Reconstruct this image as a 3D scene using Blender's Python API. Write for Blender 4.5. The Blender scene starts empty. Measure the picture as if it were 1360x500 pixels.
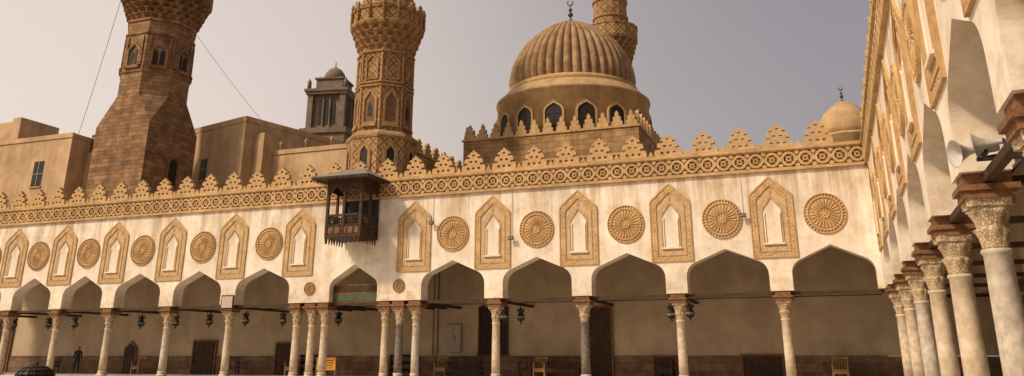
import bpy, math, random
from mathutils import Matrix, Vector
random.seed(7)
S=bpy.context.scene
PI=math.pi
# ---------------------------------------------------------------- materials
def mat(name, c1, c2, scale=2.0, rough=0.85, bump=0.3, kind='noise', detail=5, bscale=None, c3=None, bdist=0.02,
        bw=0.55,bh=0.27, streak=0.0, metallic=0.0, weather=0.7, runs=0.0):
    m=bpy.data.materials.new(name); m.use_nodes=True
    nt=m.node_tree; N=nt.nodes; L=nt.links
    b=N['Principled BSDF']; b.inputs['Roughness'].default_value=rough
    b.inputs['Metallic'].default_value=metallic
    try: b.inputs['Specular IOR Level'].default_value=0.25
    except: pass
    tc=N.new('ShaderNodeTexCoord')
    def noise(s,d=5,vec=None,r=0.6):
        n=N.new('ShaderNodeTexNoise'); n.inputs['Scale'].default_value=s; n.inputs['Detail'].default_value=d
        n.inputs['Roughness'].default_value=r
        L.new(vec or tc.outputs['Object'],n.inputs['Vector']); return n
    def ramp(src,a,b_,p0=0.35,p1=0.65):
        r=N.new('ShaderNodeValToRGB'); r.color_ramp.elements[0].position=p0; r.color_ramp.elements[1].position=p1
        r.color_ramp.elements[0].color=(*a,1); r.color_ramp.elements[1].color=(*b_,1)
        L.new(src,r.inputs['Fac']); return r
    def mix(mode,fac,a,b_):
        x=N.new('ShaderNodeMix'); x.data_type='RGBA'; x.blend_type=mode
        if isinstance(fac,float): x.inputs[0].default_value=fac
        else: L.new(fac,x.inputs[0])
        for i,v in ((6,a),(7,b_)):
            if isinstance(v,tuple): x.inputs[i].default_value=(*v,1)
            else: L.new(v,x.inputs[i])
        return x.outputs[2]
    n1=noise(scale,detail)
    col=ramp(n1.outputs['Fac'],c1,c2).outputs['Color']
    hsrc=None
    if kind=='brick':
        br=N.new('ShaderNodeTexBrick'); br.inputs['Scale'].default_value=1.0
        br.inputs['Brick Width'].default_value=bw; br.inputs['Row Height'].default_value=bh
        br.inputs['Mortar Size'].default_value=0.018; br.inputs['Mortar Smooth'].default_value=0.4
        br.inputs['Color1'].default_value=(0.66,0.63,0.60,1); br.inputs['Color2'].default_value=(1.22,1.20,1.15,1)
        br.inputs['Mortar'].default_value=(0.5,0.47,0.45,1); br.inputs['Bias'].default_value=0.0
        L.new(tc.outputs['UV'],br.inputs['Vector'])
        col=mix('MULTIPLY',0.85,col,br.outputs['Color'])
        hsrc=br.outputs['Fac']
    if kind=='carve':
        v=N.new('ShaderNodeTexVoronoi'); v.inputs['Scale'].default_value=bscale or 8; v.feature='DISTANCE_TO_EDGE'
        L.new(tc.outputs['Object'],v.inputs['Vector'])
        r=ramp(v.outputs['Distance'],(0.55,0.5,0.45),(1.1,1.1,1.1),0.0,0.14)
        col=mix('MULTIPLY',0.8,col,r.outputs['Color'])
        hsrc=r.outputs['Color']
    if kind=='lattice':
        w=N.new('ShaderNodeTexVoronoi'); w.inputs['Scale'].default_value=bscale or 3; w.inputs['Randomness'].default_value=0.0
        w.feature='F1'; w.distance='CHEBYCHEV'
        mp=N.new('ShaderNodeMapping'); mp.inputs['Rotation'].default_value=(0,0,PI/4)
        L.new(tc.outputs['UV'],mp.inputs['Vector']); L.new(mp.outputs[0],w.inputs['Vector'])
        r=ramp(w.outputs['Distance'],(1.1,1.1,1.1),(0.55,0.5,0.45),0.25,0.5)
        w2=N.new('ShaderNodeTexVoronoi'); w2.inputs['Scale'].default_value=(bscale or 3)*2; w2.inputs['Randomness'].default_value=0.0
        L.new(mp.outputs[0],w2.inputs['Vector'])
        r2=ramp(w2.outputs['Distance'],(0.6,0.55,0.5),(1.05,1.05,1.05),0.2,0.45)
        col=mix('MULTIPLY',0.8,col,r.outputs['Color']); col=mix('MULTIPLY',0.7,col,r2.outputs['Color'])
        hsrc=r2.outputs['Color']
    n2=noise(0.35,5); r2=ramp(n2.outputs['Fac'],(0.76,0.72,0.67),(1.08,1.06,1.05),0.35,0.65)
    col=mix('MULTIPLY',weather,col,r2.outputs['Color'])
    if runs>0:   # rain runs / soot on masonry
        mp=N.new('ShaderNodeMapping'); mp.inputs['Scale'].default_value=(1.2,1.2,0.12)
        L.new(tc.outputs['Object'],mp.inputs['Vector'])
        n3=noise(1.0,6,mp.outputs[0],0.65); r3=ramp(n3.outputs['Fac'],(0.55,0.47,0.40),(1.05,1.05,1.05),0.38,0.58)
        col=mix('MULTIPLY',runs,col,r3.outputs['Color'])
    if streak>0:
        mp=N.new('ShaderNodeMapping'); mp.inputs['Scale'].default_value=(1.6,1.6,0.13)
        L.new(tc.outputs['Object'],mp.inputs['Vector'])
        n3=noise(1.3,6,mp.outputs[0],0.65); r3=ramp(n3.outputs['Fac'],(0.58,0.46,0.32),(1,1,1),0.40,0.57)
        sp=N.new('ShaderNodeSeparateXYZ'); L.new(tc.outputs['Object'],sp.inputs[0])
        mr=N.new('ShaderNodeMapRange'); mr.inputs[1].default_value=5.8; mr.inputs[2].default_value=9.6
        mr.inputs[3].default_value=0.14; mr.inputs[4].default_value=streak
        L.new(sp.outputs[2],mr.inputs[0])
        col=mix('MULTIPLY',mr.outputs[0],col,r3.outputs['Color'])
        n4=noise(1.1,8,None,0.7); r4=ramp(n4.outputs['Fac'],(0.82,0.74,0.63),(1,1,1),0.38,0.52)
        col=mix('MULTIPLY',0.7,col,r4.outputs['Color'])
        # grime creeping up from the springing of the arches
        mr2=N.new('ShaderNodeMapRange'); mr2.inputs[1].default_value=3.9; mr2.inputs[2].default_value=5.0
        mr2.inputs[3].default_value=0.6; mr2.inputs[4].default_value=0.0; L.new(sp.outputs[2],mr2.inputs[0])
        n5=noise(2.2,6,None,0.7); r5=ramp(n5.outputs['Fac'],(0.70,0.58,0.44),(1,1,1),0.4,0.6)
        col=mix('MULTIPLY',mr2.outputs[0],col,r5.outputs['Color'])
    L.new(col,b.inputs['Base Color'])
    nb=noise(30,4); bp=N.new('ShaderNodeBump'); bp.inputs['Strength'].default_value=bump; bp.inputs['Distance'].default_value=bdist
    if hsrc:
        ma=N.new('ShaderNodeMath'); ma.operation='MULTIPLY_ADD'; ma.inputs[1].default_value=0.25 if kind!='brick' else 0.5
        L.new(nb.outputs['Fac'],ma.inputs[0])
        if kind=='brick':
            iv=N.new('ShaderNodeMath'); iv.operation='SUBTRACT'; iv.inputs[0].default_value=1; L.new(hsrc,iv.inputs[1]); hsrc=iv.outputs[0]
        L.new(hsrc,ma.inputs[2]); L.new(ma.outputs[0],bp.inputs['Height'])
    else: L.new(nb.outputs['Fac'],bp.inputs['Height'])
    L.new(bp.outputs['Normal'],b.inputs['Normal'])
    return m
M={}
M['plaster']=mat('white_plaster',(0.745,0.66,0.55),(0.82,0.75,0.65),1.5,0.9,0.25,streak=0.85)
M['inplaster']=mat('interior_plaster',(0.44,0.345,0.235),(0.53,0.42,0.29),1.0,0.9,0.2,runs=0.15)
M['carved']=mat('carved_stone',(0.48,0.32,0.155),(0.62,0.43,0.225),3,0.9,0.8,'carve',bscale=9,bdist=0.03)
M['carveflat']=mat('carved_panel',(0.52,0.37,0.20),(0.65,0.48,0.29),3,0.9,0.6,'carve',bscale=14,bdist=0.02)
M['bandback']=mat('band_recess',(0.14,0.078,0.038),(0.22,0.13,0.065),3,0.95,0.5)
M['band']=mat('band_stone',(0.43,0.28,0.13),(0.59,0.40,0.20),4,0.9,0.5,runs=0.35)
M['stone1']=mat('minaret_brick',(0.22,0.13,0.072),(0.36,0.225,0.125),1.0,0.95,0.7,'brick',bw=0.85,bh=0.36,bdist=0.05,runs=0.45)
M['stone2']=mat('minaret_carved',(0.31,0.19,0.088),(0.45,0.285,0.14),1.5,0.92,0.8,'lattice',bscale=1.7,bdist=0.05,runs=0.35)
M['stone2p']=mat('minaret_plain',(0.31,0.195,0.092),(0.44,0.285,0.145),2.5,0.92,0.6,'carve',bscale=6,bdist=0.03,runs=0.35)
M['stone3']=mat('dome_base_stone',(0.32,0.20,0.098),(0.46,0.305,0.155),1.2,0.92,0.6,'brick',bw=0.9,bh=0.38,bdist=0.04,runs=0.4)
M['dome']=mat('dome_stone',(0.24,0.15,0.08),(0.40,0.265,0.145),1.8,0.85,0.4,weather=1.0,runs=0.3)
M['drum']=mat('drum_plaster',(0.41,0.275,0.14),(0.51,0.355,0.19),1.5,0.9,0.4,weather=1.0,runs=0.35)
M['tan']=mat('tan_render',(0.47,0.325,0.185),(0.56,0.40,0.24),0.8,0.95,0.3,weather=1.0,runs=0.3)
M['grey']=mat('far_tower_stone',(0.16,0.12,0.088),(0.225,0.175,0.13),1,0.95,0.3)
M['marble']=mat('column_marble',(0.46,0.37,0.26),(0.68,0.57,0.43),4,0.55,0.25)
M['marbleg']=mat('column_marble_grey',(0.40,0.345,0.28),(0.64,0.565,0.47),5,0.5,0.25)
M['marbled']=mat('column_granite_dark',(0.11,0.092,0.075),(0.24,0.20,0.165),9,0.5,0.25)
M['capital']=mat('capital_stone',(0.40,0.295,0.18),(0.64,0.50,0.34),7,0.85,0.8,'carve',bscale=16,bdist=0.02)
M['wood']=mat('dark_wood',(0.035,0.019,0.011),(0.08,0.043,0.023),6,0.7,0.4)
M['wood2']=mat('beam_wood',(0.14,0.065,0.028),(0.25,0.125,0.058),6,0.75,0.4)
M['wood3']=mat('light_wood',(0.28,0.145,0.055),(0.42,0.235,0.10),6,0.6,0.3)
M['dark']=mat('window_dark',(0.015,0.012,0.01),(0.03,0.024,0.02),6,0.6,0.1)
M['dado']=mat('dado_stone',(0.15,0.09,0.052),(0.25,0.16,0.095),2,0.7,0.3,'brick',bw=0.9,bh=0.45)
M['floor']=mat('marble_floor',(0.58,0.53,0.46),(0.68,0.63,0.56),2,0.35,0.05,'brick',bw=1.2,bh=1.2)
M['ground']=mat('dusty_ground',(0.30,0.24,0.17),(0.38,0.31,0.23),0.5,0.95,0.4)
M['metal']=mat('dark_metal',(0.03,0.026,0.022),(0.07,0.06,0.05),8,0.45,0.1,metallic=0.6)
M['cable']=mat('cable_rubber',(0.10,0.09,0.085),(0.14,0.13,0.12),8,0.8,0.1)
M['brass']=mat('finial_metal',(0.06,0.05,0.04),(0.12,0.10,0.07),8,0.4,0.1,metallic=0.7)
M['greyroof']=mat('lead_roof',(0.17,0.145,0.12),(0.27,0.235,0.20),5,0.7,0.3)
M['horn']=mat('horn_paint',(0.42,0.40,0.37),(0.56,0.54,0.50),5,0.45,0.05)
M['cab']=mat('cabinet_paint',(0.33,0.295,0.24),(0.40,0.36,0.30),5,0.5,0.05)
M['orange']=mat('orange_board',(0.62,0.27,0.03),(0.75,0.36,0.05),5,0.6,0.05)
M['paper']=mat('pale_board',(0.45,0.38,0.28),(0.55,0.47,0.36),5,0.6,0.05)
M['glass']=mat('lantern_glass',(0.12,0.12,0.10),(0.20,0.20,0.17),5,0.2,0.05)
M['cloth']=mat('dark_cloth',(0.03,0.03,0.035),(0.06,0.055,0.06),8,0.9,0.3)
M['skin']=mat('skin',(0.35,0.20,0.13),(0.42,0.25,0.17),8,0.6,0.1)
M['hair']=mat('hair',(0.015,0.012,0.01),(0.03,0.022,0.018),20,0.7,0.3)
M['greenp']=mat('green_panel',(0.05,0.075,0.04),(0.10,0.12,0.065),8,0.6,0.2)

# ---------------------------------------------------------------- mesh builder
class MB:
    def __init__(s): s.v=[];s.f=[];s.m=[];s.uv=[];s.mats=[];s.T=Matrix.Identity(4);s.sm=[]
    def mi(s,k):
        if k not in s.mats: s.mats.append(k)
        return s.mats.index(k)
    def add(s,vs,fs,k,uvs=None,smooth=False):
        o=len(s.v); s.v+=[s.T@Vector(p) for p in vs]; i=s.mi(k)
        for j,f in enumerate(fs):
            s.f.append([a+o for a in f]); s.m.append(i); s.uv.append(uvs[j] if uvs else None); s.sm.append(smooth)
    def box(s,x0,x1,y0,y1,z0,z1,k):
        s.add([(x0,y0,z0),(x1,y0,z0),(x1,y1,z0),(x0,y1,z0),(x0,y0,z1),(x1,y0,z1),(x1,y1,z1),(x0,y1,z1)],
          [(0,3,2,1),(4,5,6,7),(0,1,5,4),(1,2,6,5),(2,3,7,6),(3,0,4,7)],k)
    def prism(s,out,y0,y1,k):
        n=len(out); vs=[(x,y0,z) for x,z in out]+[(x,y1,z) for x,z in out]
        fs=[tuple(range(n)),tuple(range(2*n-1,n-1,-1))]+[(i,i+n,(i+1)%n+n,(i+1)%n) for i in range(n)]
        s.add(vs,fs,k)
    def ring(s,o,i_,y0,y1,k,closed=True):
        n=len(o); vs=[(x,y0,z) for x,z in o]+[(x,y0,z) for x,z in i_]+[(x,y1,z) for x,z in o]+[(x,y1,z) for x,z in i_]
        fs=[]
        for a in range(n if closed else n-1):
            b=(a+1)%n
            fs+= [(a,b,b+n,a+n),(a,a+2*n,b+2*n,b),(a+n,b+n,b+3*n,a+3*n)]
        s.add(vs,fs,k)
    def lathe(s,prof,seg,k,cx=0,cy=0,rf=None,smooth=True,off=0.0,cap=True):
        vs=[];fs=[];uv=[];n=len(prof)
        for j,(r,z) in enumerate(prof):
            for i in range(seg):
                a=2*PI*i/seg+off; rr=r*(rf(a,z,j/(n-1)) if rf else 1)
                vs.append((cx+rr*math.cos(a),cy+rr*math.sin(a),z))
        R=max(p[0] for p in prof)
        for j in range(n-1):
            for i in range(seg):
                i2=(i+1)%seg
                fs.append((j*seg+i,j*seg+i2,(j+1)*seg+i2,(j+1)*seg+i))
                u0=2*PI*R*i/seg;u1=2*PI*R*(i+1)/seg
                uv.append(((u0,prof[j][1]),(u1,prof[j][1]),(u1,prof[j+1][1]),(u0,prof[j+1][1])))
        if cap:
            fs.append(tuple(range(seg-1,-1,-1))); uv.append([(0,0)]*seg)
            fs.append(tuple(range((n-1)*seg,n*seg))); uv.append([(0,0)]*seg)
        s.add(vs,fs,k,uv,smooth)
    def obj(s,name,parent=None,loc=(0,0,0),rz=0.0):
        me=bpy.data.meshes.new(name); me.from_pydata([tuple(p) for p in s.v],[],s.f)
        for k in s.mats: me.materials.append(M[k])
        me.polygons.foreach_set('material_index',s.m); me.polygons.foreach_set('use_smooth',s.sm)
        uvl=me.uv_layers.new(name='UVMap')
        for p,uv in zip(me.polygons,s.uv):
            if uv:
                for li,c in zip(p.loop_indices,uv): uvl.data[li].uv=c
            else:
                nn=p.normal
                for li,vi in zip(p.loop_indices,p.vertices):
                    c=me.vertices[vi].co
                    if abs(nn.z)>0.7: uvl.data[li].uv=(c.x,c.y)
                    else:
                        t=Vector((-nn.y,nn.x,0)).normalized(); uvl.data[li].uv=(c.x*t.x+c.y*t.y,c.z)
        me.validate(); me.update()
        o=bpy.data.objects.new(name,me); S.collection.objects.link(o)
        o.location=loc; o.rotation_euler=(0,0,rz)
        if parent: o.parent=parent
        return o
def link(me,name,parent,loc,rz=0,sc=(1,1,1)):
    o=bpy.data.objects.new(name,me); S.collection.objects.link(o); o.location=loc; o.rotation_euler=(0,0,rz); o.scale=sc
    if parent: o.parent=parent
    return o
def empty(name,loc=(0,0,0),rz=0):
    o=bpy.data.objects.new(name,None); S.collection.objects.link(o); o.location=loc; o.rotation_euler=(0,0,rz); o.empty_display_size=0.2; return o

def keel(w,z0,h1,H,r,n=8):
    cx=-w+r; dx,dy=-cx,H-h1; L=math.hypot(dx,dy); r=min(r,L*0.98)
    a1=math.atan2(dy,dx)+math.acos(r/L)
    pts=[(-w,z0),(-w,h1)]
    for i in range(1,n+1):
        a=PI+(a1-PI)*i/n; pts.append((cx+r*math.cos(a),h1+r*math.sin(a)))
    pts.append((0,H))
    return pts+[(-x,z) for x,z in reversed(pts[:-1])]
def cw(pts): return list(reversed(pts))
def arch_wall(b,x0,x1,arches,y0,y1,zs,top,k,ki):
    prof=[(x0,zs)]
    for a,c in sorted(arches):
        w=(c-a)/2; m=(a+c)/2
        prof+=[(m+x,z) for x,z in keel(w,zs,4.72,5.93,.66*w/1.75,10)]
    prof.append((x1,zs))
    vs=[];fs=[];fi=[]
    for (xa,za),(xb,zb) in zip(prof[:-1],prof[1:]):
        o=len(vs); vs+=[(xa,y0,za),(xb,y0,zb),(xb,y0,top),(xa,y0,top),(xa,y1,za),(xb,y1,zb),(xb,y1,top),(xa,y1,top)]
        if xb-xa>1e-5: fs.append((o,o+1,o+2,o+3)); fi.append((o+5,o+4,o+7,o+6)); fs.append((o+3,o+2,o+6,o+7))
        fs.append((o+4,o+5,o+1,o))
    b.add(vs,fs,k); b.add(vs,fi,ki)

# ---------------------------------------------------------------- shared meshes
def column_mesh(mk,name):
    b=MB()
    b.box(-.33,.33,-.33,.33,0,.14,'marble')
    b.lathe([(.32,.14),(.335,.18),(.32,.23),(.27,.25),(.265,.29),(.30,.33),(.285,.37),(.25,.40)],24,'marble')
    b.lathe([(.25,.38),(.245,1.2),(.235,2.0),(.222,2.72),(.25,2.74),(.255,2.78),(.23,2.81)],24,mk)
    def rf(a,z,t):
        tt=(t/.48) if t<.48 else (t-.48)/.52
        if t<.48: return 1+0.34*(tt**2.2)*(.35+.65*abs(math.cos(4*a)))
        if t<.9: return 1+0.30*(((t-.48)/.42)**2)*(.3+.7*abs(math.sin(4*a)))
        return 1.0+0.25*abs(math.cos(2*a+PI/2))**2
    prof=[(.215+ .09*(i/22)**1.5, 2.81+.66*i/22) for i in range(23)]
    b.lathe(prof,64,'capital',rf=rf)
    out=[]
    for q in range(4):
        a=q*PI/2+PI/4
        for d,rr in ((-.12,.50),(.12,.50),(.42,.37),(PI/4,.35),(PI/2-.42,.37)):
            out.append((rr*math.cos(a+d),rr*math.sin(a+d)))
    n=len(out)
    b.add([(x*.96,y*.96,3.46) for x,y in out]+[(x,y,3.58) for x,y in out],
      [tuple(range(n-1,-1,-1)),tuple(range(n,2*n))]+[(i,(i+1)%n,(i+1)%n+n,i+n) for i in range(n)],'capital')
    o=b.obj(name); me=o.data; bpy.data.objects.remove(o); return me
COL={k:column_mesh(k,'column_'+k) for k in ('marble','marbleg','marbled')}

def roundel_mesh():
    b=MB(); nt=144; rs=[0,.12,.15,.2,.22,.25,.27,.32,.5,.64,.68,.72,.76,.79,.86,.90,.93]
    vs=[];fs=[]
    for r in rs:
        for i in range(nt):
            a=2*PI*i/nt
            if r<.01: h=.07
            elif r<=.16: h=.06+.02*math.cos(8*a)
            elif r<=.21: h=.08
            elif r<=.26: h=.02
            elif r<=.65: h=.02+.065*abs(math.sin(12*a))**.7*(1 if r<.6 else .7)
            elif r<=.69: h=.012
            elif r<=.77: h=.075
            elif r<=.87: h=.03+.035*math.sin(36*a)
            elif r<=.91: h=.075
            else: h=0.0
            vs.append((r*math.cos(a),-h,r*math.sin(a)))
    for j in range(len(rs)-1):
        for i in range(nt):
            i2=(i+1)%nt; fs.append((j*nt+i,j*nt+i2,(j+1)*nt+i2,(j+1)*nt+i))
    b.add(vs,fs,'band'); o=b.obj('roundel'); me=o.data; bpy.data.objects.remove(o); return me
ROUND=roundel_mesh()

def niche_mesh():
    b=MB()
    o=keel(.97,5.45,8.15,9.14,.35); i1=keel(.66,5.74,7.98,8.72,.28)
    b.ring(o,i1,-.045,.0,'carved')
    o2=keel(.985,5.435,8.155,9.165,.355); i2=keel(.93,5.49,8.13,9.09,.335); b.ring(o2,i2,-.07,.0,'band')
    o3=keel(.70,5.70,8.0,8.78,.29); i3=keel(.66,5.74,7.98,8.72,.28); b.ring(o3,i3,-.07,.0,'band')
    o4=keel(.66,5.74,7.98,8.72,.28); i4=keel(.42,6.0,7.55,8.2,.24); b.ring(o4,i4,-.022,.0,'carveflat')
    o5=keel(.455,5.97,7.56,8.25,.25); i5=keel(.405,6.03,7.53,8.16,.23); b.ring(o5,i5,-.06,.0,'band')
    b.box(-.47,.47,-.12,.0,6.02,6.10,'plaster')
    b.prism(cw(keel(.41,6.03,7.53,8.16,.23)),-.01,.0,'plaster')
    for sx in (-.34,.34): b.lathe([(.045,6.10),(.035,6.16),(.035,7.35),(.055,7.45)],10,'plaster',cx=sx,cy=-.03)
    b.prism([(-.07,8.40),(0,8.30),(.07,8.40),(0,8.52)],-.05,-.02,'band')
    ob=b.obj('niche'); me=ob.data; bpy.data.objects.remove(ob); return me
NICHE=niche_mesh()

BM=["....#....",
    "...###...",
    "..##.##..",
    "...###...",
    ".#######.",
    ".##.#.##.",
    "..#####..",
    "#########",
    "##.#.#.##",
    "#########"]
def bitmap(b,x0,z0,cw_,ch,y0,y1,k,bm=BM):
    H=len(bm);W_=len(bm[0])
    f=lambda i,j:0<=i<W_ and 0<=j<H and bm[H-1-j][i]=='#'
    for j in range(H):
        for i in range(W_):
            if not f(i,j): continue
            xa=x0+(i-W_/2)*cw_;xb=xa+cw_;za=z0+j*ch;zb=za+ch
            # chip free corners so the outline reads as carved, not pixelled
            tl=tr=0
            if not f(i,j+1):
                if not f(i-1,j): tl=.05
                if not f(i+1,j): tr=.05
            fs=[(xa,y0,za),(xb,y0,za),(xb-tr,y0,zb),(xa+tl,y0,zb),(xa,y1,za),(xb,y1,za),(xb-tr,y1,zb),(xa+tl,y1,zb)]
            q=[(0,1,2,3),(5,4,7,6)]
            if not f(i-1,j): q.append((4,0,3,7))
            if not f(i+1,j): q.append((1,5,6,2))
            if not f(i,j+1): q.append((3,2,6,7))
            if not f(i,j-1): q.append((4,5,1,0))
            b.add(fs,q,k)
def crenel_mesh():
    b=MB(); bitmap(b,0,0,.15,.118,-.12,.12,'band'); ob=b.obj('crenel'); me=ob.data; bpy.data.objects.remove(ob); return me
CREN=crenel_mesh()

def arcade(name,loc,rz,x0,x1,arches,cols,niches,roundels,small,backdist,colmats,cren_off=0.0,ext=0.0,inner=0.0,colw=.9):
    P=empty(name,loc,rz)
    T=.8; top=10.40; zs=3.98
    b=MB(); arch_wall(b,x0,x1,arches,0,T,zs,top,'plaster','inplaster'); b.obj('wall',P)
    b=MB()
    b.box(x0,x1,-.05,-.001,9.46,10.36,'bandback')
    b.box(x0,x1,-.15,-.001,9.38,9.475,'band'); b.box(x0,x1,-.11,-.001,9.475,9.53,'band')
    b.box(x0,x1,-.19,-.001,10.34,10.43,'band'); b.box(x0,x1,-.14,-.001,10.28,10.34,'band')
    b.box(x0,x1,-.10,.25,10.43,10.52,'band')
    u=.74; n=int((x1-x0)/u)
    for i in range(n):
        cx=x0+(i+.5)*(x1-x0)/n; cz=9.905
        circ=lambda r,k=14:[(cx+r*math.cos(2*PI*j/k),cz+r*math.sin(2*PI*j/k)) for j in range(k)]
        b.ring(cw(circ(.345)),cw(circ(.235)),-.12,-.04,'band')
        b.ring(cw(circ(.13,8)),cw(circ(.06,8)),-.10,-.04,'band')
        for q in range(4):
            a=q*PI/2+PI/4
            dx,dz=math.cos(a),math.sin(a); px,pz=-dz,dx
            b.prism([(cx+dx*.1-px*.02,cz+dz*.1-pz*.02),(cx+dx*.26-px*.02,cz+dz*.26-pz*.02),(cx+dx*.26+px*.02,cz+dz*.26+pz*.02),(cx+dx*.1+px*.02,cz+dz*.1+pz*.02)],-.10,-.04,'band')
        hx=(x1-x0)/n/2
        for sz in (-1,1):
            c2=cz+sz*.30
            b.prism([(cx+hx-.13,c2),(cx+hx,c2-.13),(cx+hx+.13,c2),(cx+hx,c2+.10)],-.115,-.04,'band')
        b.prism([(cx+hx-.06,cz),(cx+hx,cz-.16),(cx+hx+.06,cz),(cx+hx,cz+.16)],-.125,-.04,'band')
    b.obj('cornice_band',P)
    x=x1-cren_off
    while x>x0:
        link(CREN,'crenel',P,(x+random.uniform(-.03,.03),.08,10.515),random.uniform(-.03,.03),(1,1,1+random.uniform(-.06,.03)))
        x-=1.735
    bb=MB()
    x=x1-cren_off-.8675
    while x>x0+.5:
        bb.prism([(x-.13,10.515),(x+.13,10.515),(x+.09,10.66),(x,10.80),(x-.09,10.66)],-.02,.14,'band'); x-=1.735
    bb.obj('small_merlons',P)
    for i,x in enumerate(niches): link(NICHE,'niche',P,(x,0,0))
    for x in roundels: link(ROUND,'roundel',P,(x,0,7.3),0).rotation_euler=(0,random.uniform(0,6),0)
    for x in small: link(ROUND,'roundel_small',P,(x,0,4.72),0,(.38,.8,.38))
    b=MB()
    for i,x in enumerate(cols):
        mk=colmats.get(i,'marble')
        s=colw*(1+random.uniform(-.06,.06))
        link(COL[mk],'column',P,(x+random.uniform(-.02,.02),T/2,0),random.choice([0,PI/2,PI]),(s,s,1))
        b.box(x-.37,x+.37,T/2-.38,T/2+.38,3.58,3.70,'wood2')
        b.box(x-.42,x+.42,T/2-.44,T/2+.44,3.70,3.79,'wood2')
        b.box(x-.34,x+.34,.05,T-.05,3.79,3.979,'wood2')
    for a,c in arches: b.box(a-.2,c+.2,T/2-.07,T/2+.07,3.82,3.955,'wood')
    b.obj('imposts_and_tie_beams',P)
    xe=x0-ext
    b=MB()
    for x in cols+([xe+1.2] if ext else []): b.box(x-.07,x+.07,T-.04,backdist-.01,3.81,3.95,'wood')
    b.box(xe,x1,T+.01,backdist-.01,8.75,8.85,'wood')
    xx=xe+.3
    while xx<x1: b.box(xx-.1,xx+.1,T+.02,backdist-.02,8.5,8.74,'wood2'); xx+=.95
    b.obj('timber_ceiling',P)
    b=MB()
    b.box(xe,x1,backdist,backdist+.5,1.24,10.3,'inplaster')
    b.box(xe,x1,backdist-.05,backdist+.5,.004,1.18,'dado'); b.box(xe,x1,backdist-.08,backdist+.5,1.18,1.24,'dado')
    b.box(xe,x1,T+.01,backdist+.5,10.3,10.38,'tan')
    if ext:
        b.box(xe,x0-.002,.02,T-.02,6.2,10.3,'inplaster')
        b.box(xe-.5,xe,0.002,backdist+.5,1.24,10.3,'inplaster'); b.box(xe-.5,xe+.05,0.002,backdist+.5,.004,1.2,'dado')
    b.obj('back_wall',P)
    if inner:
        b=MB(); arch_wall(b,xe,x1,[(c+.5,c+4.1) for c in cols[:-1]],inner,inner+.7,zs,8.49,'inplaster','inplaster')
        for x in cols:
            b.box(x-.42,x+.42,inner-.05,inner+.75,3.58,3.979,'wood2'); link(COL['marble'],'inner_column',P,(x,inner+.35,0),0,(.95,.95,1))
        for c in cols[:-1]: b.box(c+.3,c+4.3,inner+.28,inner+.42,3.82,3.95,'wood')
        b.obj('inner_arcade',P)
    b=MB(); b.box(xe,x1,-.05,backdist-.06,.006,.12,'floor'); b.obj('arcade_floor',P)
    return P

cols=[-2.13,-6.82,-11.42,-16.04,-20.5,-21.46,-22.3,-26.05,-26.86,-27.84,-32.36,-36.76,-41.2,-45.4,-49.6,-53.8]
arches=[(-1.63,1.86),(-6.32,-2.63),(-10.92,-7.32),(-15.54,-11.92),(-20.1,-16.54),(-25.65,-22.7),(-31.86,-28.24),(-36.26,-32.86),(-40.7,-37.26),(-44.9,-41.7),(-49.1,-45.9),(-53.3,-50.1)]
A1=arcade('mosque_arcade',(0,40,0),0,-58,2.1,arches,cols,
   [-2.25,-6.92,-11.5,-16.1,-20.6,-27.8,-32.35,-36.8,-41.2,-45.4,-49.6,-53.8],
   [.05,-4.5,-9.1,-13.7,-18.35,-29.85,-34.5,-39.0,-43.3,-47.5,-51.7],[-21.4,-26.9],6.0,{2:'marbled',4:'marbleg',5:'marbled',11:'marbleg',0:'marble'},cren_off=1.98,colw=.86)
rc=[1.8+4.6*i for i in range(10)]
ra=[(c+.5,c+4.1) for c in rc[:-1]]
A2=arcade('mosque_arcade',(2.1,40,0),-PI/2,0,46,ra,rc,rc,[c+2.3 for c in rc[:-1]],[],9.0,{i:'marbleg' for i in (2,5,8)},cren_off=.4,ext=6.0,inner=4.2,colw=.95)
# ---------------------------------------------------------------- ground
b=MB(); b.add([(-900,-900,-.15),(900,-900,-.15),(900,900,-.15),(-900,900,-.15)],[(0,1,2,3)],'ground'); b.obj('ground')
b=MB(); b.box(-58,2.04,-8,39.94,-.14,0.0,'floor'); b.obj('courtyard_paving')

# ---------------------------------------------------------------- back-wall fittings
def door(x,w,h,z0=.12,arched=False,k='wood',name='wooden_door'):
    b=MB()
    if arched:
        o=keel(w/2,z0,z0+h*.75,z0+h,w*.3); b.prism(cw(o),-.10,-.055,k); b.ring(keel(w/2+.1,z0,z0+h*.75,z0+h+.14,w*.3),o,-.13,-.055,'dado')
    else:
        b.box(-w/2,w/2,-.10,-.055,z0,z0+h,k)
        for sx in (-w/2-.05,w/2+.05): b.box(sx-.05,sx+.05,-.15,-.055,z0,z0+h+.1,'wood2')
        b.box(-w/2,w/2,-.15,-.055,z0+h,z0+h+.1,'wood2')
        nh=max(2,int(h/.6))
        for s in (-1,1):
            for j in range(nh):
                za=z0+.1+j*(h-.1)/nh; b.box(s*w/4-w/6,s*w/4+w/6,-.125,-.1,za,za+(h-.1)/nh-.12,'wood')
    return b.obj(name,None,(x,46,0))
door(-12.2,1.35,3.6); door(-38.5,1.7,2.0); door(-44.6,.9,1.95,arched=True); door(-32.4,1.1,1.85)
door(-56.4,1.3,3.8); door(-3.75,1.9,1.1,name='wooden_cabinet'); door(-8.7,1.1,1.05,name='wooden_cabinet')
b=MB()
b.box(-.85,.85,-.09,-.055,1.3,3.9,'dark')
for s in (-.85,.85): b.box(s-.06,s+.06,-.14,-.055,1.3,3.9,'wood')
b.box(-.79,.79,-.14,-.055,3.84,3.96,'wood'); b.box(-.95,.95,-.16,-.055,1.26,1.34,'wood')
for i in range(7): b.box(-.7+i*.233-.02,-.7+i*.233+.02,-.12,-.09,1.34,3.84,'wood')
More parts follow.
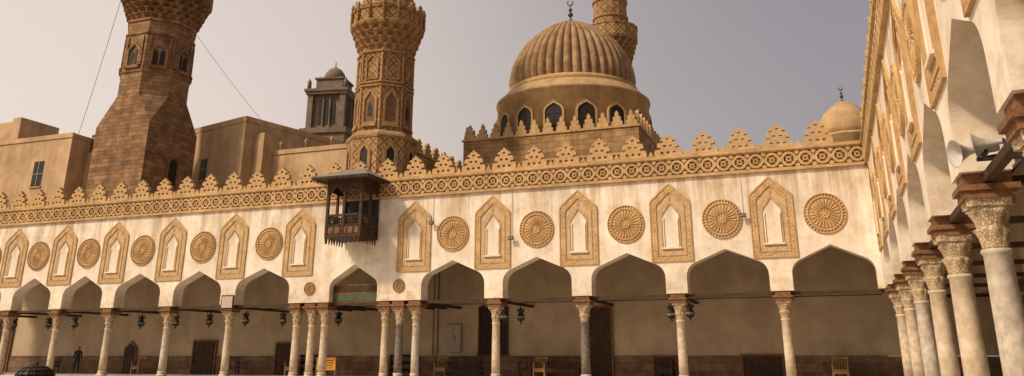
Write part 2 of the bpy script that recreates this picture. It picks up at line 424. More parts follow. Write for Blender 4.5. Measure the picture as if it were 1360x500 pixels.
for i in range(9): b.box(-.79,.79,-.118,-.092,1.55+i*.27,1.585+i*.27,'wood')
b.obj('lattice_window',None,(-18.4,46,0))
b=MB(); b.box(-.42,.42,-.2,-.055,1.45,2.95,'cab'); b.box(-.36,-.02,-.215,-.2,1.52,2.88,'cab'); b.box(.02,.36,-.215,-.2,1.52,2.88,'cab'); b.box(.05,.09,-.24,-.215,2.1,2.3,'metal')
b.obj('electrical_cabinet',None,(-20.8,46,0))
b=MB(); b.box(-.02,.02,-.1,-.056,1.3,8.4,'metal'); b.box(-.3,-.27,-.1,-.056,1.3,8.4,'metal'); b.obj('drain_pipe',None,(-21.9,46,0))

def bench(x,y,w=2.0,name='wooden_bench',k='wood',rz=0):
    b=MB()
    b.box(-w/2,w/2,-.28,.28,.42,.48,k)
    n=int(w/.14)
    for i in range(n+1): xx=-w/2+.05+i*(w-.1)/n; b.box(xx-.018,xx+.018,.25,.28,.48,.98,k)
    b.box(-w/2,w/2,.235,.295,.98,1.06,k)
    for sx in (-w/2+.04,w/2-.04):
        b.box(sx-.035,sx+.035,-.27,-.20,0,.72,k); b.box(sx-.035,sx+.035,.22,.234,0,.98,k); b.box(sx-.045,sx+.045,-.3,.22,.72,.77,k)
        b.box(sx-.02,sx+.02,-.2,.22,.18,.23,k)
    for i in range(5): b.box(-w/2+.1,w/2-.1,-.26+i*.11,-.19+i*.11,.485,.50,k)
    b.box(-w/2+.08,w/2-.08,-.25,-.22,.30,.42,k)
    return b.obj(name,None,(x,y,.12),rz)
bench(-19.6,44.6,2.1); bench(-13.9,44.8,1.9)
for x in (-21.1,-15.2,-16.1,-8.4,-.1,-35.4,-31.0,-42.8,-50.2): bench(x,44.9,.75,'wooden_chair','wood3' if x in(-21.1,-.1,-15.2,-31.0,-42.8) else 'wood',random.uniform(-.2,.2))
def shelf(x):
    b=MB(); w=1.3
    for z in (0,.4,.8,1.15): b.box(-w/2,w/2,-.15,.15,z,z+.04,'wood')
    for sx in (-w/2-.02,w/2+.02): b.box(sx-.02,sx+.02,-.16,.16,0,1.19,'wood')
    b.box(-w/2,w/2,.13,.15,.0,1.15,'wood')
    for z in (.04,.44,.84):
        xx=-w/2+.04
        while xx<w/2-.1:
            t=random.uniform(.03,.06);b.box(xx,xx+t,-.1,.1,z,z+random.uniform(.2,.28),random.choice(['wood2','greenp','wood','dado'])); xx+=t+.005
    return b.obj('bookshelf',None,(x,45.6,.12))
shelf(-30.2); shelf(-24.0)
b=MB(); b.box(-.6,.6,-.03,.03,.35,1.0,'orange'); b.box(-.64,-.6,-.04,.04,0,1.06,'wood3'); b.box(.6,.64,-.04,.04,0,1.06,'wood3'); b.box(-.6,.6,-.04,.04,1.0,1.05,'wood3')
for i in range(4): b.box(-.45,.45,-.036,-.03,.45+i*.13,.49+i*.13,'wood')
for s in (-.62,.62): b.box(s-.03,s+.03,-.25,-.041,0,.05,'wood3')
b.obj('notice_board',None,(-27.3,42.8,.12))
b=MB(); b.box(-.42,.42,-.06,-.01,3.75,4.5,'dark'); b.box(-.36,.36,-.075,-.06,3.81,4.44,'paper'); b.obj('wall_sign',None,(-32.3,40,0))
b=MB()
b.box(-1.5,1.5,-.05,.05,3.96,4.9,'wood2'); b.box(-1.4,1.4,-.07,-.05,4.03,4.42,'greenp'); b.box(-1.4,1.4,-.07,-.05,4.5,4.84,'wood')
b.obj('gateway_lintel_panel',None,(-24.2,40.45,0))
def lantern(x,y,ztop=3.8,zb=2.95):
    b=MB(); q=1.5
    pr=[(.02,-.10),(.035,-.06),(.015,-.02),(.07,0),(.13,.05),(.15,.12),(.14,.18),(.09,.24),(.08,.27),(.14,.34),(.15,.36),(.03,.42),(.02,.46)]
    b.lathe([(.014,zb+.6),(.014,ztop)],6,'metal')
    b.lathe([(r*q,zb+z*q) for r,z in pr],8,'metal',smooth=False)
    b.lathe([(.152*q,zb+.10*q),(.157*q,zb+.13*q),(.152*q,zb+.16*q)],8,'glass',smooth=False,cap=False)
    for i in range(3):
        a=i*2.094; b.box(.2*math.cos(a)-.01,.2*math.cos(a)+.01,.2*math.sin(a)-.01,.2*math.sin(a)+.01,zb+.5,zb+.75,'metal')
    return b.obj('hanging_lantern',None,(x,y,random.uniform(-.02,.05)))
for x in (-15.3,-16.2,-6.6,-7.5,-26.2,-32.5,-35.1,-37.6,-40.3,-43.0,-45.7,-47.9,-51,-22.4,-29.9): lantern(x,42.0)
b=MB(); b.box(-57.9,2.05,41.97,42.03,3.82,3.87,'metal'); b.obj('lantern_rail')
def flood(x,z):
    b=MB(); b.box(-.02,.02,-.18,-.001,z-.02,z+.02,'metal'); b.box(-.13,.13,-.30,-.18,z-.10,z+.08,'metal'); b.box(-.11,.11,-.31,-.30,z-.08,z+.06,'glass'); b.box(-.012,.012,-.02,-.001,z+.02,9.37,'cab')
    return b.obj('floodlight',None,(x,40,0))
flood(-3.5,7.4); flood(-15.0,6.9); flood(-19.5,7.9)
# thin cables strung between the towers
def cable(p,q,sag,r=.022):
    p=Vector(p);q=Vector(q); n=16; vs=[];fs=[]
    for i in range(n+1):
        t=i/n; c=p.lerp(q,t); c.z-=sag*4*t*(1-t)
        for a in range(4): vs.append((c.x+r*math.cos(a*PI/2)*.7,c.y+r*math.cos(a*PI/2)*.7,c.z+r*math.sin(a*PI/2)))
    for i in range(n):
        for a in range(4): fs.append((i*4+a,i*4+(a+1)%4,(i+1)*4+(a+1)%4,(i+1)*4+a))
    b=MB(); b.add(vs,fs,'cable'); b.obj('overhead_cable')
cable((-52.3,53.2,31.2),(-45.5,62.5,19.1),.5); cable((-59.6,54,33),(-69,60,21.7),.4)

# ---------------------------------------------------------------- wooden balcony
P=empty('wooden_balcony',(-23.9,40,0))
b=MB(); W=1.08;D=-1.9
b.box(-W,W,D,-.005,7.15,7.27,'wood')
for i in range(9):
    x=-W+.06+i*(2*W-.12)/8; b.prism([(x-.06,7.15),(x,6.82),(x+.06,7.15)],D+.02,D+.08,'wood')
for s in (-W+.03,W-.09):
    for i in range(7):
        y=D+.15+i*.26; b.add([(s,y-.07,7.15),(s,y+.07,7.15),(s,y,6.84),(s+.06,y-.07,7.15),(s+.06,y+.07,7.15),(s+.06,y,6.84)],[(0,1,2),(5,4,3),(0,2,5,3),(1,4,5,2),(0,3,4,1)],'wood')
for x in (-W+.06,0,W-.06): b.box(x-.075,x+.075,D,D+.14,7.27,10.1,'wood')
for x in (-W+.06,W-.06):
    b.box(x-.06,x+.06,-.95,-.83,7.27,10.1,'wood'); b.box(x-.06,x+.06,-.11,-.006,7.27,10.1,'wood')
for z,h in ((7.78,.06),(8.28,.10)):
    b.box(-W+.135,W-.135,D+.02,D+.10,z,z+h,'wood')
    for x in (-W+.02,W-.10): b.box(x,x+.08,D+.14,-.12,z,z+h,'wood')
bal=[(.025,7.84),(.045,7.95),(.025,8.05),(.045,8.18),(.025,8.28)]
for i in range(15): x=-W+.2+i*(2*W-.4)/14; b.lathe(bal,6,'wood',cx=x,cy=D+.06)
for i in range(12):
    y=D+.22+i*.135
    for x in (-W+.06,W-.06): b.lathe(bal,6,'wood',cx=x,cy=y)
b.box(-W+.135,W-.135,D+.04,D+.08,7.27,7.78,'wood')
for x in (-W+.04,W-.08): b.box(x,x+.04,D+.14,-.12,7.27,7.78,'wood')
for i in range(5):
    xx=-W+.2+i*.4; b.box(xx,xx+.28,D+.02,D+.04,7.36,7.68,'wood2')
for x0_,x1_ in ((-W+.12,-.06),(.06,W-.12)):
    m=(x0_+x1_)/2;w=(x1_-x0_)/2; a=keel(w,9.1,9.3,9.85,.25,5)
    pts=[(m+x,z) for x,z in a]; n=len(pts); vs=[];fs=[]
    for x,z in pts: vs+=[(x,D+.03,z),(x,D+.03,10.1),(x,D+.08,z),(x,D+.08,10.1)]
    for i in range(n-1): o=i*4; fs+=[(o,o+4,o+5,o+1),(o+6,o+2,o+3,o+7),(o+2,o+6,o+4,o)]
    b.add(vs,fs,'wood')
for x in (-W+.04,W-.08): b.box(x,x+.04,D+.14,-.12,9.6,10.1,'wood')
b.box(-W,W,D,-.005,10.1,10.24,'wood')
b.box(-W+.06,W-.06,-.03,-.006,8.0,10.1,'dark')
ov=.66; zt=10.25
v=[(-W-ov,D-ov,zt),(W+ov,D-ov,zt),(W+ov,-.20,zt),(-W-ov,-.20,zt),(-W-ov,D-ov,zt+.07),(W+ov,D-ov,zt+.07),(W+ov,-.20,zt+.07),(-W-ov,-.20,zt+.07),(-.5,-.8,zt+.75),(.5,-.8,zt+.75),(.5,-.20,zt+.75),(-.5,-.20,zt+.75)]
b.add(v,[(0,3,2,1)],'wood'); b.add(v,[(0,1,5,4),(1,2,6,5),(3,0,4,7)],'wood'); b.add(v,[(4,5,9,8),(5,6,10,9),(7,4,8,11),(8,9,10,11)],'greyroof')
for i in range(24):
    x=-W-ov+.07+i*(2*(W+ov)-.14)/23; b.prism([(x-.06,zt),(x,zt-.16),(x+.06,zt)],D-ov+.01,D-ov+.04,'wood')
for i in range(15):
    y=D-ov+.1+i*.155
    for x in (-W-ov+.01,W+ov-.04): b.add([(x,y-.06,zt),(x,y+.06,zt),(x,y,zt-.16),(x+.03,y-.06,zt),(x+.03,y+.06,zt),(x+.03,y,zt-.16)],[(0,1,2),(5,4,3),(0,2,5,3),(1,4,5,2)],'wood')
b.obj('balcony_body',P)

# ---------------------------------------------------------------- minaret helpers
def facesT(b,cx,cy,n,apo,off=0.0):
    for k in range(n):
        a=2*PI*k/n+off
        R=Matrix.Rotation(a+PI/2,4,'Z'); T=Matrix.Translation((cx+apo*math.cos(a),cy+apo*math.sin(a),0))
        yield k,T@R
def muq(b,cx,cy,r0,r1,z0,z1,tiers,n,k,off=0):
    for t in range(tiers):
        ra=r0+(r1-r0)*(t)/tiers; rb=r0+(r1-r0)*(t+1)/tiers; za=z0+(z1-z0)*t/tiers; zb=z0+(z1-z0)*(t+1)/tiers
        ph=(t%2)*PI/n
        def rf(a,z,tt,ph=ph):
            s=abs(math.cos(n/2*(a+ph))); return 1-(.13*s**2.5)*(1-max(0,(tt-.5)*2))
        hh=zb-za
        b.lathe([(ra*.96,za),(ra*.985,za+hh*.3),(rb*.95,za+hh*.6),(rb*.99,za+hh*.78),(rb,za+hh*.84),(rb,zb)],n*8,k,cx,cy,rf,smooth=False)
def cren_ring(b,cx,cy,r,z,n,w,h,k):
    for i,T in facesT(b,cx,cy,n,r):
        b.T=T; b.prism([(-w,z),(w,z),(w,z+h*.3),(w*.6,z+h*.3),(w*.7,z+h*.65),(0,z+h),(-w*.7,z+h*.65),(-w*.6,z+h*.3),(-w,z+h*.3)],-.08,.08,k); b.T=Matrix.Identity(4)

# --- left stone minaret
P=empty('minaret',(-56,56,0))
b=MB(); s=2.95; o22=PI/8; R=3.12
b.box(-s,s,-s,s,0,20.2,'stone1')
zt0,zt1=20.2,22.9; oc=[(R*math.cos(o22+i*PI/4),R*math.sin(o22+i*PI/4)) for i in range(8)]
sq=[(s,-s),(s,s),(-s,s),(-s,-s)]
vs=[(x,y,zt0) for x,y in sq]+[(x,y,zt1) for x,y in oc]
fs=[(0,1,4+0,4+7),(1,2,4+2,4+1),(2,3,4+4,4+3),(3,0,4+6,4+5),(1,4+1,4+0),(2,4+3,4+2),(3,4+5,4+4),(0,4+7,4+6)]
b.add(vs,fs,'stone1')
b.lathe([(R,zt1),(R*.985,30.2)],8,'stone1',off=o22,smooth=False)
for z in (25.0,28.6,29.9): b.lathe([(R+.01,z),(R+.09,z+.05),(R+.09,z+.16),(R+.01,z+.2)],8,'stone1',off=o22,smooth=False)
ap=R*math.cos(o22)
for k,T in facesT(b,0,0,8,ap):
    b.T=T
    b.ring(keel(.75,25.7,27.0,27.9,.5),keel(.55,25.7,26.95,27.65,.38),-.12,0.05,'stone1')
    for sx in (-.28,.28):
        b.prism(cw([(x+sx,z) for x,z in keel(.2,25.8,26.8,27.15,.12)]),-.03,.02,'dark')
    b.box(-.8,.8,-.22,.05,25.4,25.65,'stone1')
    for sx in (-.85,.85): b.box(sx-.07,sx+.07,-.10,.05,25.66,28.4,'stone1')
    b.T=Matrix.Identity(4)
muq(b,0,0,3.02,3.95,30.2,32.6,5,24,'stone1')
b.lathe([(4.05,32.6),(4.1,32.8),(4.1,33.9)],16,'stone1',smooth=False)
b.lathe([(2.5,33.8),(2.5,41)],8,'stone1',smooth=False,off=o22)
b.obj('shaft',P)
b=MB()
for T in (Matrix.Translation((s,0.4,0))@Matrix.Rotation(PI/2,4,'Z'),):
    b.T=T; b.prism(cw(keel(.5,15.2,17.1,17.7,.3)),-.04,.05,'dark'); b.ring(keel(.68,15.1,17.15,18.0,.4),keel(.5,15.1,17.1,17.7,.3),-.1,.05,'stone1')
b.obj('windows',P)

# --- middle carved minaret
P=empty('minaret',(-28.6,50,0))
b=MB()
b.lathe([(2.45,0),(2.45,15.3)],8,'stone2',off=o22,smooth=False)
b.lathe([(2.5,15.3),(2.55,15.45),(2.5,15.6),(2.1,15.9)],8,'stone2p',off=o22,smooth=False)
b.lathe([(2.02,15.8),(1.98,22)],8,'stone2',off=o22,smooth=False)
ap=2.0*math.cos(o22)
for k,T in facesT(b,0,0,8,ap):
    b.T=T
    b.prism(cw(keel(.42,16.5,18.0,18.7,.25)),-.04,.03,'bandback')
    b.ring(keel(.55,16.35,18.05,18.95,.33),keel(.40,16.5,18.0,18.7,.25),-.12,.03,'stone2p')
    b.box(-.55,.55,-.22,.03,16.15,16.35,'stone2p')
    if k%2==0: b.prism(cw(keel(.16,16.9,17.6,17.9,.1)),-.06,.03,'dark')
    b.ring(keel(.5,19.6,20.9,21.5,.3),keel(.4,19.7,20.85,21.35,.25),-.09,.03,'stone2p')
    b.T=Matrix.Identity(4)
    a=k*PI/4+o22
    b.lathe([(.12,15.9),(.09,16.1),(.09,18.9),(.13,19.0)],8,'stone2p',cx=2.0*math.cos(a),cy=2.0*math.sin(a))
    b.lathe([(.10,19.4),(.08,19.6),(.08,21.3),(.11,21.5)],8,'stone2p',cx=2.0*math.cos(a),cy=2.0*math.sin(a))
for z in (19.05,19.3,21.6): b.lathe([(2.02,z),(2.14,z+.04),(2.14,z+.14),(2.02,z+.2)],8,'stone2p',off=o22,smooth=False)
muq(b,0,0,1.98,2.65,21.75,23.7,4,20,'stone2p')
b.lathe([(2.68,23.7),(2.72,23.8),(2.72,23.95),(2.6,24.0),(2.6,24.8),(2.7,24.85),(2.7,25.0)],16,'stone2',smooth=False)
cren_ring(b,0,0,2.62,25.0,18,.32,.55,'stone2p')
for i in range(16):
    a=2*PI*i/16; b.lathe([(.1,23.95),(.1,25.1),(.14,25.15),(.02,25.5)],6,'stone2p',cx=2.68*math.cos(a),cy=2.68*math.sin(a))
b.lathe([(1.85,24.6),(1.8,27.0)],8,'stone2',off=o22,smooth=False)
muq(b,0,0,1.8,2.3,27.0,28.2,3,20,'stone2p'); b.lathe([(2.3,28.2),(2.3,29.1)],16,'stone2',smooth=False); b.lathe([(1.2,28.2),(1.2,33)],16,'stone2')
b.obj('shaft',P)
b=MB()
for k,T in facesT(b,0,0,8,2.45*math.cos(o22)):
    b.T=T; b.prism(cw(keel(.28,13.2,14.3,14.7,.15)),-.03,.03,'dark'); b.ring(keel(.5,12.9,14.3,15.0,.3),keel(.28,13.2,14.3,14.7,.15),-.09,.03,'stone2p'); b.T=Matrix.Identity(4)
b.obj('niches',P)

# --- rear minaret
P=empty('minaret',(-17.0,72,0))
b=MB()
b.lathe([(1.6,0),(1.6,27)],12,'stone2p',smooth=False)
muq(b,0,0,1.6,2.45,26.3,29.2,6,20,'stone2p')
b.lathe([(2.48,29.2),(2.52,29.35),(2.52,30.4),(2.58,30.45),(2.58,30.6)],16,'stone2',smooth=False)
b.lathe([(1.62,29.3),(1.58,38)],16,'stone2',smooth=False)
for z in (31.5,33.2,35): b.lathe([(1.6,z),(1.72,z+.05),(1.72,z+.2),(1.6,z+.25)],16,'stone2p')
b.obj('shaft',P)

# --- distant square tower
P=empty('stone_tower',(-62.4,95,0),math.radians(12))
b=MB()
b.box(-3.0,3.0,-3.0,3.0,0,29.6,'grey'); b.box(-3.3,3.3,-3.3,3.3,29.6,30.3,'grey')
for sx in (-1,1):
    for sy in (-1,1): b.box(sx*2.3-.38,sx*2.3+.38,sy*2.3-.38,sy*2.3+.38,30.3,35.2,'grey')
b.box(-2.2,2.2,-2.2,2.2,30.3,35.2,'grey')
for T in (Matrix.Identity(4),Matrix.Rotation(PI/2,4,'Z')):
    b.T=T
    for x in (-.95,0,.95): b.prism(cw([(x+q,z) for q,z in keel(.26,31,34,34.5,.15)]),-2.28,-2.1,'dark')
    for x in (-.48,.48): b.box(x-.1,x+.1,-2.45,-2.2,30.4,35,'grey')
b.T=Matrix.Identity(4)
b.box(-2.9,2.9,-2.9,2.9,35.2,35.6,'grey'); b.box(-3.1,3.1,-3.1,3.1,35.6,35.95,'grey')
b.box(-1.9,1.9,-1.9,1.9,35.95,37.6,'grey'); b.box(-2.1,2.1,-2.1,2.1,37.6,37.85,'grey')
for sx in (-1,1):
    for sy in (-1,1): b.lathe([(.3,35.95),(.3,37),(.0,37.6)],8,'grey',cx=sx*2.6,cy=sy*2.6)
b.lathe([(1.5,37.85),(1.5,38.4),(1.35,38.9),(.9,39.5),(.4,39.8),(.1,40),(.05,40.8)],16,'grey')
b.obj('tower_body',P)

# ---------------------------------------------------------------- domed mausoleum
P=empty('domed_mausoleum',(-18.25,62.7,0))
b=MB()
h=6.72
b.box(-h,h,-h,h,0,16.75,'stone3')
for z in (14.6,16.58): b.box(-h-.1,h+.1,-h-.1,h+.1,z,z+.16,'band')
for sd in range(4):
    b.T=Matrix.Rotation(sd*PI/2,4,'Z')
    n=13
    for i in range(n):
        x=-h+.5+i*(2*h-1.0)/(n-1); z=16.76
        b.prism([(x-.40,z),(x+.40,z),(x+.40,z+.3),(x+.26,z+.34),(x+.30,z+.62),(x+.12,z+.7),(x+.14,z+.88),(x,z+1.12),(x-.14,z+.88),(x-.12,z+.7),(x-.30,z+.62),(x-.26,z+.34),(x-.40,z+.3)],-h,-h+.25,'band')
b.T=Matrix.Identity(4)
b.obj('base',P)
b=MB(); RD=6.15
b.lathe([(RD,16.5),(RD,20.3),(RD+.12,20.38),(RD+.12,20.55),(RD-.05,20.62),(5.5,21.3),(5.3,21.35)],64,'drum')
b.lathe([(5.22,21.3),(5.3,21.5),(5.3,21.7),(5.15,21.8)],64,'band')
for k,T in facesT(b,0,0,16,RD,off=math.radians(3)):
    b.T=T
    b.prism(cw(keel(.66,16.7,18.4,19.1,.55)),-.05,.1,'dark')
    b.ring(keel(.80,16.7,18.42,19.3,.64),keel(.66,16.7,18.4,19.1,.55),-.14,.1,'drum')
    for j in range(4): b.box(-.6,.6,-.08,-.05,16.9+j*.45,16.94+j*.45,'wood')
    b.box(-.02,.02,-.085,-.05,16.7,18.9,'wood'); b.T=Matrix.Identity(4)
b.obj('drum',P)
key=[(5.0,21.6),(5.12,22.2),(5.12,22.8),(4.95,23.6),(4.6,24.5),(4.0,25.5),(3.15,26.4),(2.1,27.2),(1.05,27.75),(.35,28.05),(.1,28.15)]
prof=[]
for i in range(len(key)-1):
    p0=key[max(i-1,0)];p1=key[i];p2=key[i+1];p3=key[min(i+2,len(key)-1)]
    for q in range(4):
        t=q/4
        f=lambda a,b_,c,d:.5*((2*b_)+(-a+c)*t+(2*a-5*b_+4*c-d)*t*t+(-a+3*b_-3*c+d)*t**3)
        prof.append((f(p0[0],p1[0],p2[0],p3[0]),f(p0[1],p1[1],p2[1],p3[1])))
prof.append(key[-1])
b=MB(); b.lathe(prof,44*10,'dome',rf=lambda a,z,t:.93+.085*abs(math.sin(22*a))**.5)
b.obj('ribbed_dome',P)
def finial(b,x,y,z,h):
    b.lathe([(.16*h,z),(.05*h,z+.12*h),(.03*h,z+.2*h),(.10*h,z+.27*h),(.12*h,z+.33*h),(.09*h,z+.39*h),(.025*h,z+.44*h),(.07*h,z+.50*h),(.085*h,z+.55*h),(.06*h,z+.60*h),(.02*h,z+.64*h),(.02*h,z+.76*h)],16,'brass',cx=x,cy=y)
    o=[];i_=[]
    for j in range(15):
        a=PI/2+math.radians(25)+j/14*math.radians(310)
        w=.035*h*math.sin(PI*j/14)+.002
        o.append((x+(.12*h+w)*math.cos(a),z+.88*h+(.12*h+w)*math.sin(a)));i_.append((x+(.12*h-w)*math.cos(a),z+.88*h+(.12*h-w)*math.sin(a)))
    b.ring(o,i_,y-.02*h,y+.02*h,'brass',closed=False)
b=MB(); finial(b,0,0,28.05,2.0); b.obj('finial',P)

P=empty('domed_mausoleum',(2.1,60,0))
b=MB(); b.box(-2.2,2.2,-2.2,2.2,0,14.2,'stone3'); b.lathe([(1.85,14.2),(1.85,15.3),(1.92,15.35),(1.92,15.5)],32,'drum')
b.lathe([(1.8,15.5),(1.83,15.9),(1.72,16.5),(1.4,17.1),(.9,17.6),(.4,17.95),(.08,18.1)],32,'drum'); finial(b,0,0,18.05,1.1); b.obj('dome',P)

# ---------------------------------------------------------------- neighbouring buildings
def windowbox(b,x,z0,z1,w,y):
    b.box(x-w/2,x+w/2,y-.02,y+.1,z0,z1,'dark'); b.box(x-w/2-.1,x+w/2+.1,y-.12,y-.0,z0-.12,z0,'tan'); b.box(x-.03,x+.03,y-.05,y-.02,z0,z1,'cab'); b.box(x-w/2,x-.03,y-.05,y-.02,(z0+z1)/2-.03,(z0+z1)/2+.03,'cab'); b.box(x+.03,x+w/2,y-.05,y-.02,(z0+z1)/2-.03,(z0+z1)/2+.03,'cab')
b=MB()
b.box(-84,-67.3,58,64,0,21.3,'tan'); b.box(-84.1,-67.2,57.9,58.2,21.3,21.75,'tan'); b.box(-67.5,-67.2,58.2,64,21.3,21.7,'tan')
b.box(-84,-76.31,58.6,63,21.75,23.9,'tan'); b.box(-76.3,-75.2,58.4,63,21.75,24.2,'tan')
windowbox(b,-71,16.7,19.2,1.3,58); windowbox(b,-77.3,16.7,19.2,1.3,58)
b.box(-67.29,-64.6,60,66,0,20.2,'tan')
for i in range(9): b.box(-67.0+i*.28,-66.9+i*.28,60,60.05,20.2,22,'wood')
for j in range(4): b.box(-67.1,-64.7,60.055,60.1,20.5+j*.42,20.68+j*.42,'wood')
b.obj('tan_building')
b=MB()
b.box(-8,0,0,12,0,21.6,'tan'); b.box(-8.05,.05,-.05,.3,21.6,22.1,'tan'); b.box(-.25,.05,.3,12,21.6,22.1,'tan')
b.box(.01,1.3,1.2,5.0,0,20.6,'tan'); b.box(.01,.9,7.5,12,0,21.2,'tan'); b.box(-8,-6.5,2,6,22.1,23,'tan')
windowbox(b,-5.7,16.8,18.8,1.0,0)
b.obj('tan_building',None,(-48.6,60,0),math.radians(-15))
b=MB(); b.box(-48,-33.5,62,66,0,18.7,'tan'); b.box(-48,-33.4,61.9,62.2,18.7,19.1,'tan'); b.box(-41,-37,64,66,18.7,19.6,'tan')
for i in range(5): b.lathe([(.12,19.1),(.12,19.6),(.2,19.7),(.0,20.0)],8,'tan',cx=-46+i*2.7,cy=62.05)
b.obj('tan_building')
P=empty('stone_wing',(-28.0,54,0),0)
b=MB(); b.box(-3,0,0,9,0,15.6,'stone3'); b.box(-3.1,.1,-.1,9.1,15.6,15.75,'band'); b.obj('walls',P)
for i in range(6): link(CREN,'crenel',P,(-.12,.7+i*1.5,15.75),PI/2,(.95,1,.9))

# ---------------------------------------------------------------- loudspeakers
def horn(loc,rz,tilt=0):
    b=MB()
    seg=28; pr=[(.045,0),(.05,.08),(.07,.16),(.11,.24),(.17,.31),(.235,.36),(.25,.37),(.235,.365),(.165,.30),(.10,.22),(.05,.14),(.03,.1)]
    vs=[];fs=[]
    for r,x in pr:
        for i in range(seg):
            a=2*PI*i/seg; vs.append((-x,1.35*r*math.cos(a),r*math.sin(a)))
    for j in range(len(pr)-1):
        for i in range(seg): fs.append((j*seg+i,(j+1)*seg+i,(j+1)*seg+(i+1)%seg,j*seg+(i+1)%seg))
    b.add(vs,fs,'horn',smooth=True)
    vs=[];fs=[]
    pr=[(0.001,.22),(.08,.21),(.09,.18),(.09,.02),(.06,0),(.045,-.01)]
    for r,x in pr:
        for i in range(seg):
            a=2*PI*i/seg; vs.append((x,r*math.cos(a),r*math.sin(a)))
    for j in range(len(pr)-1):
        for i in range(seg): fs.append((j*seg+i,(j+1)*seg+i,(j+1)*seg+(i+1)%seg,j*seg+(i+1)%seg))
    b.add(vs,fs,'horn',smooth=True)
    b.box(-.02,.02,-.12,.12,-.13,-.10,'metal'); b.box(-.02,.02,-.13,-.121,-.13,.02,'metal'); b.box(-.02,.02,.121,.13,-.13,.02,'metal'); b.box(-.02,.25,-.02,.02,-.17,-.131,'metal')
    o=b.obj('loudspeaker',None,loc,rz); o.rotation_euler=(0,tilt,rz); o.scale=(1.1,.85,.85); return o
horn((2.36,14.0,4.18),math.radians(12),-.15); horn((2.66,13.9,4.26),math.radians(-15),-.1)
b=MB(); b.box(2.25,2.9,13.9,13.95,3.98,4.03,'metal'); b.box(2.34,2.38,13.9,13.95,4.03,4.10,'metal'); b.box(2.85,2.9,13.95,15.0,3.98,4.03,'metal'); b.obj('speaker_bracket')

# ---------------------------------------------------------------- cistern cover
P=empty('cistern_cover',(-41.4,36,0))
b=MB(); b.lathe([(1.15,0),(1.15,.12),(1.05,.14)],24,'dado')
for i in range(16):
    a=2*PI*i/16; b.T=Matrix.Rotation(a,4,'Z')
    o=[(1.0*math.cos(t),.14+.62*math.sin(t)) for t in [j*PI/2/8 for j in range(9)]]; i_=[(.96*math.cos(t),.14+.58*math.sin(t)) for t in [j*PI/2/8 for j in range(9)]]
    b.ring(o,i_,-.025,.025,'metal',closed=False)
b.T=Matrix.Identity(4)
for t in (.25,.6,.95): b.lathe([(1.0*math.cos(t),.14+.62*math.sin(t)),(.97*math.cos(t),.18+.62*math.sin(t))],32,'metal')
b.lathe([(.9,.14),(.86,.35),(.7,.55),(.4,.7),(.02,.74)],24,'dark'); b.lathe([(.05,.74),(.05,.82),(.08,.86),(.02,.95)],12,'metal')
b.obj('cover',P)

# ---------------------------------------------------------------- man
def skinned(name,pts,edges,rad,mk,parent,root=0,sub=2):
    me=bpy.data.meshes.new(name); me.from_pydata(pts,edges,[]); o=bpy.data.objects.new(name,me); S.collection.objects.link(o)
    sk=o.modifiers.new('s','SKIN')
    for v,r in zip(me.skin_vertices[0].data,rad): v.radius=(r if isinstance(r,tuple) else (r,r))
    me.skin_vertices[0].data[root].use_root=True
    sk.use_smooth_shade=True
    su=o.modifiers.new('u','SUBSURF'); su.levels=sub; su.render_levels=sub
    me.materials.append(M[mk]); o.parent=parent; return o
P=empty('man',(-48.2,45,.12),math.radians(35))
pts=[(0,0,.93),(0,0,1.10),(0,-.01,1.28),(0,0,1.42),(0,0,1.50),
     (.17,0,1.40),(.235,.01,1.13),(.25,-.06,.90),
     (-.17,0,1.40),(-.235,.01,1.13),(-.25,-.06,.90),
     (.095,0,.86),(.11,-.01,.48),(.12,.02,.10),(-.095,0,.86),(-.11,-.03,.48),(-.12,.0,.10)]
ed=[(0,1),(1,2),(2,3),(3,4),(3,5),(5,6),(6,7),(3,8),(8,9),(9,10),(0,11),(11,12),(12,13),(0,14),(14,15),(15,16)]
rad=[(.15,.11),(.15,.11),(.17,.12),(.13,.09),(.055,.055),.07,.052,.038,.07,.052,.038,.095,.068,.05,.095,.068,.05]
skinned('clothed_body',pts,ed,rad,'cloth',P)
skinned('neck',[(0,0,1.46),(0,-.01,1.58)],[(0,1)],[.052,.05],'skin',P)
b=MB()
hp=[(.0,1.50),(.045,1.505),(.065,1.53),(.075,1.58),(.08,1.63),(.078,1.67),(.06,1.71),(.03,1.73),(.001,1.735)]
b.lathe(hp,20,'skin',cy=-.01,rf=lambda a,z,t:1+.12*abs(math.sin(a)))
b.add([(-.012,-.095,1.59),(.012,-.095,1.59),(0,-.12,1.595),(0,-.092,1.64)],[(0,1,2),(1,3,2),(0,2,3)],'skin')
b.box(-.025,.025,-.096,-.088,1.555,1.562,'dado')
for sx in (-.03,.03): b.lathe([(.001,1.622),(.009,1.63),(.001,1.638)],8,'dark',cx=sx,cy=-.092)
for sx in (-.083,.083): b.lathe([(.001,1.59),(.014,1.61),(.014,1.64),(.001,1.66)],8,'skin',cx=sx,cy=0)
b.lathe([(.082,1.62),(.088,1.66),(.075,1.71),(.045,1.745),(.001,1.752)],20,'hair',cy=.008,rf=lambda a,z,t:1+.14*abs(math.sin(a))-(.10 if math.sin(a)<-.3 and t<.3 else 0))
b.obj('head',P)
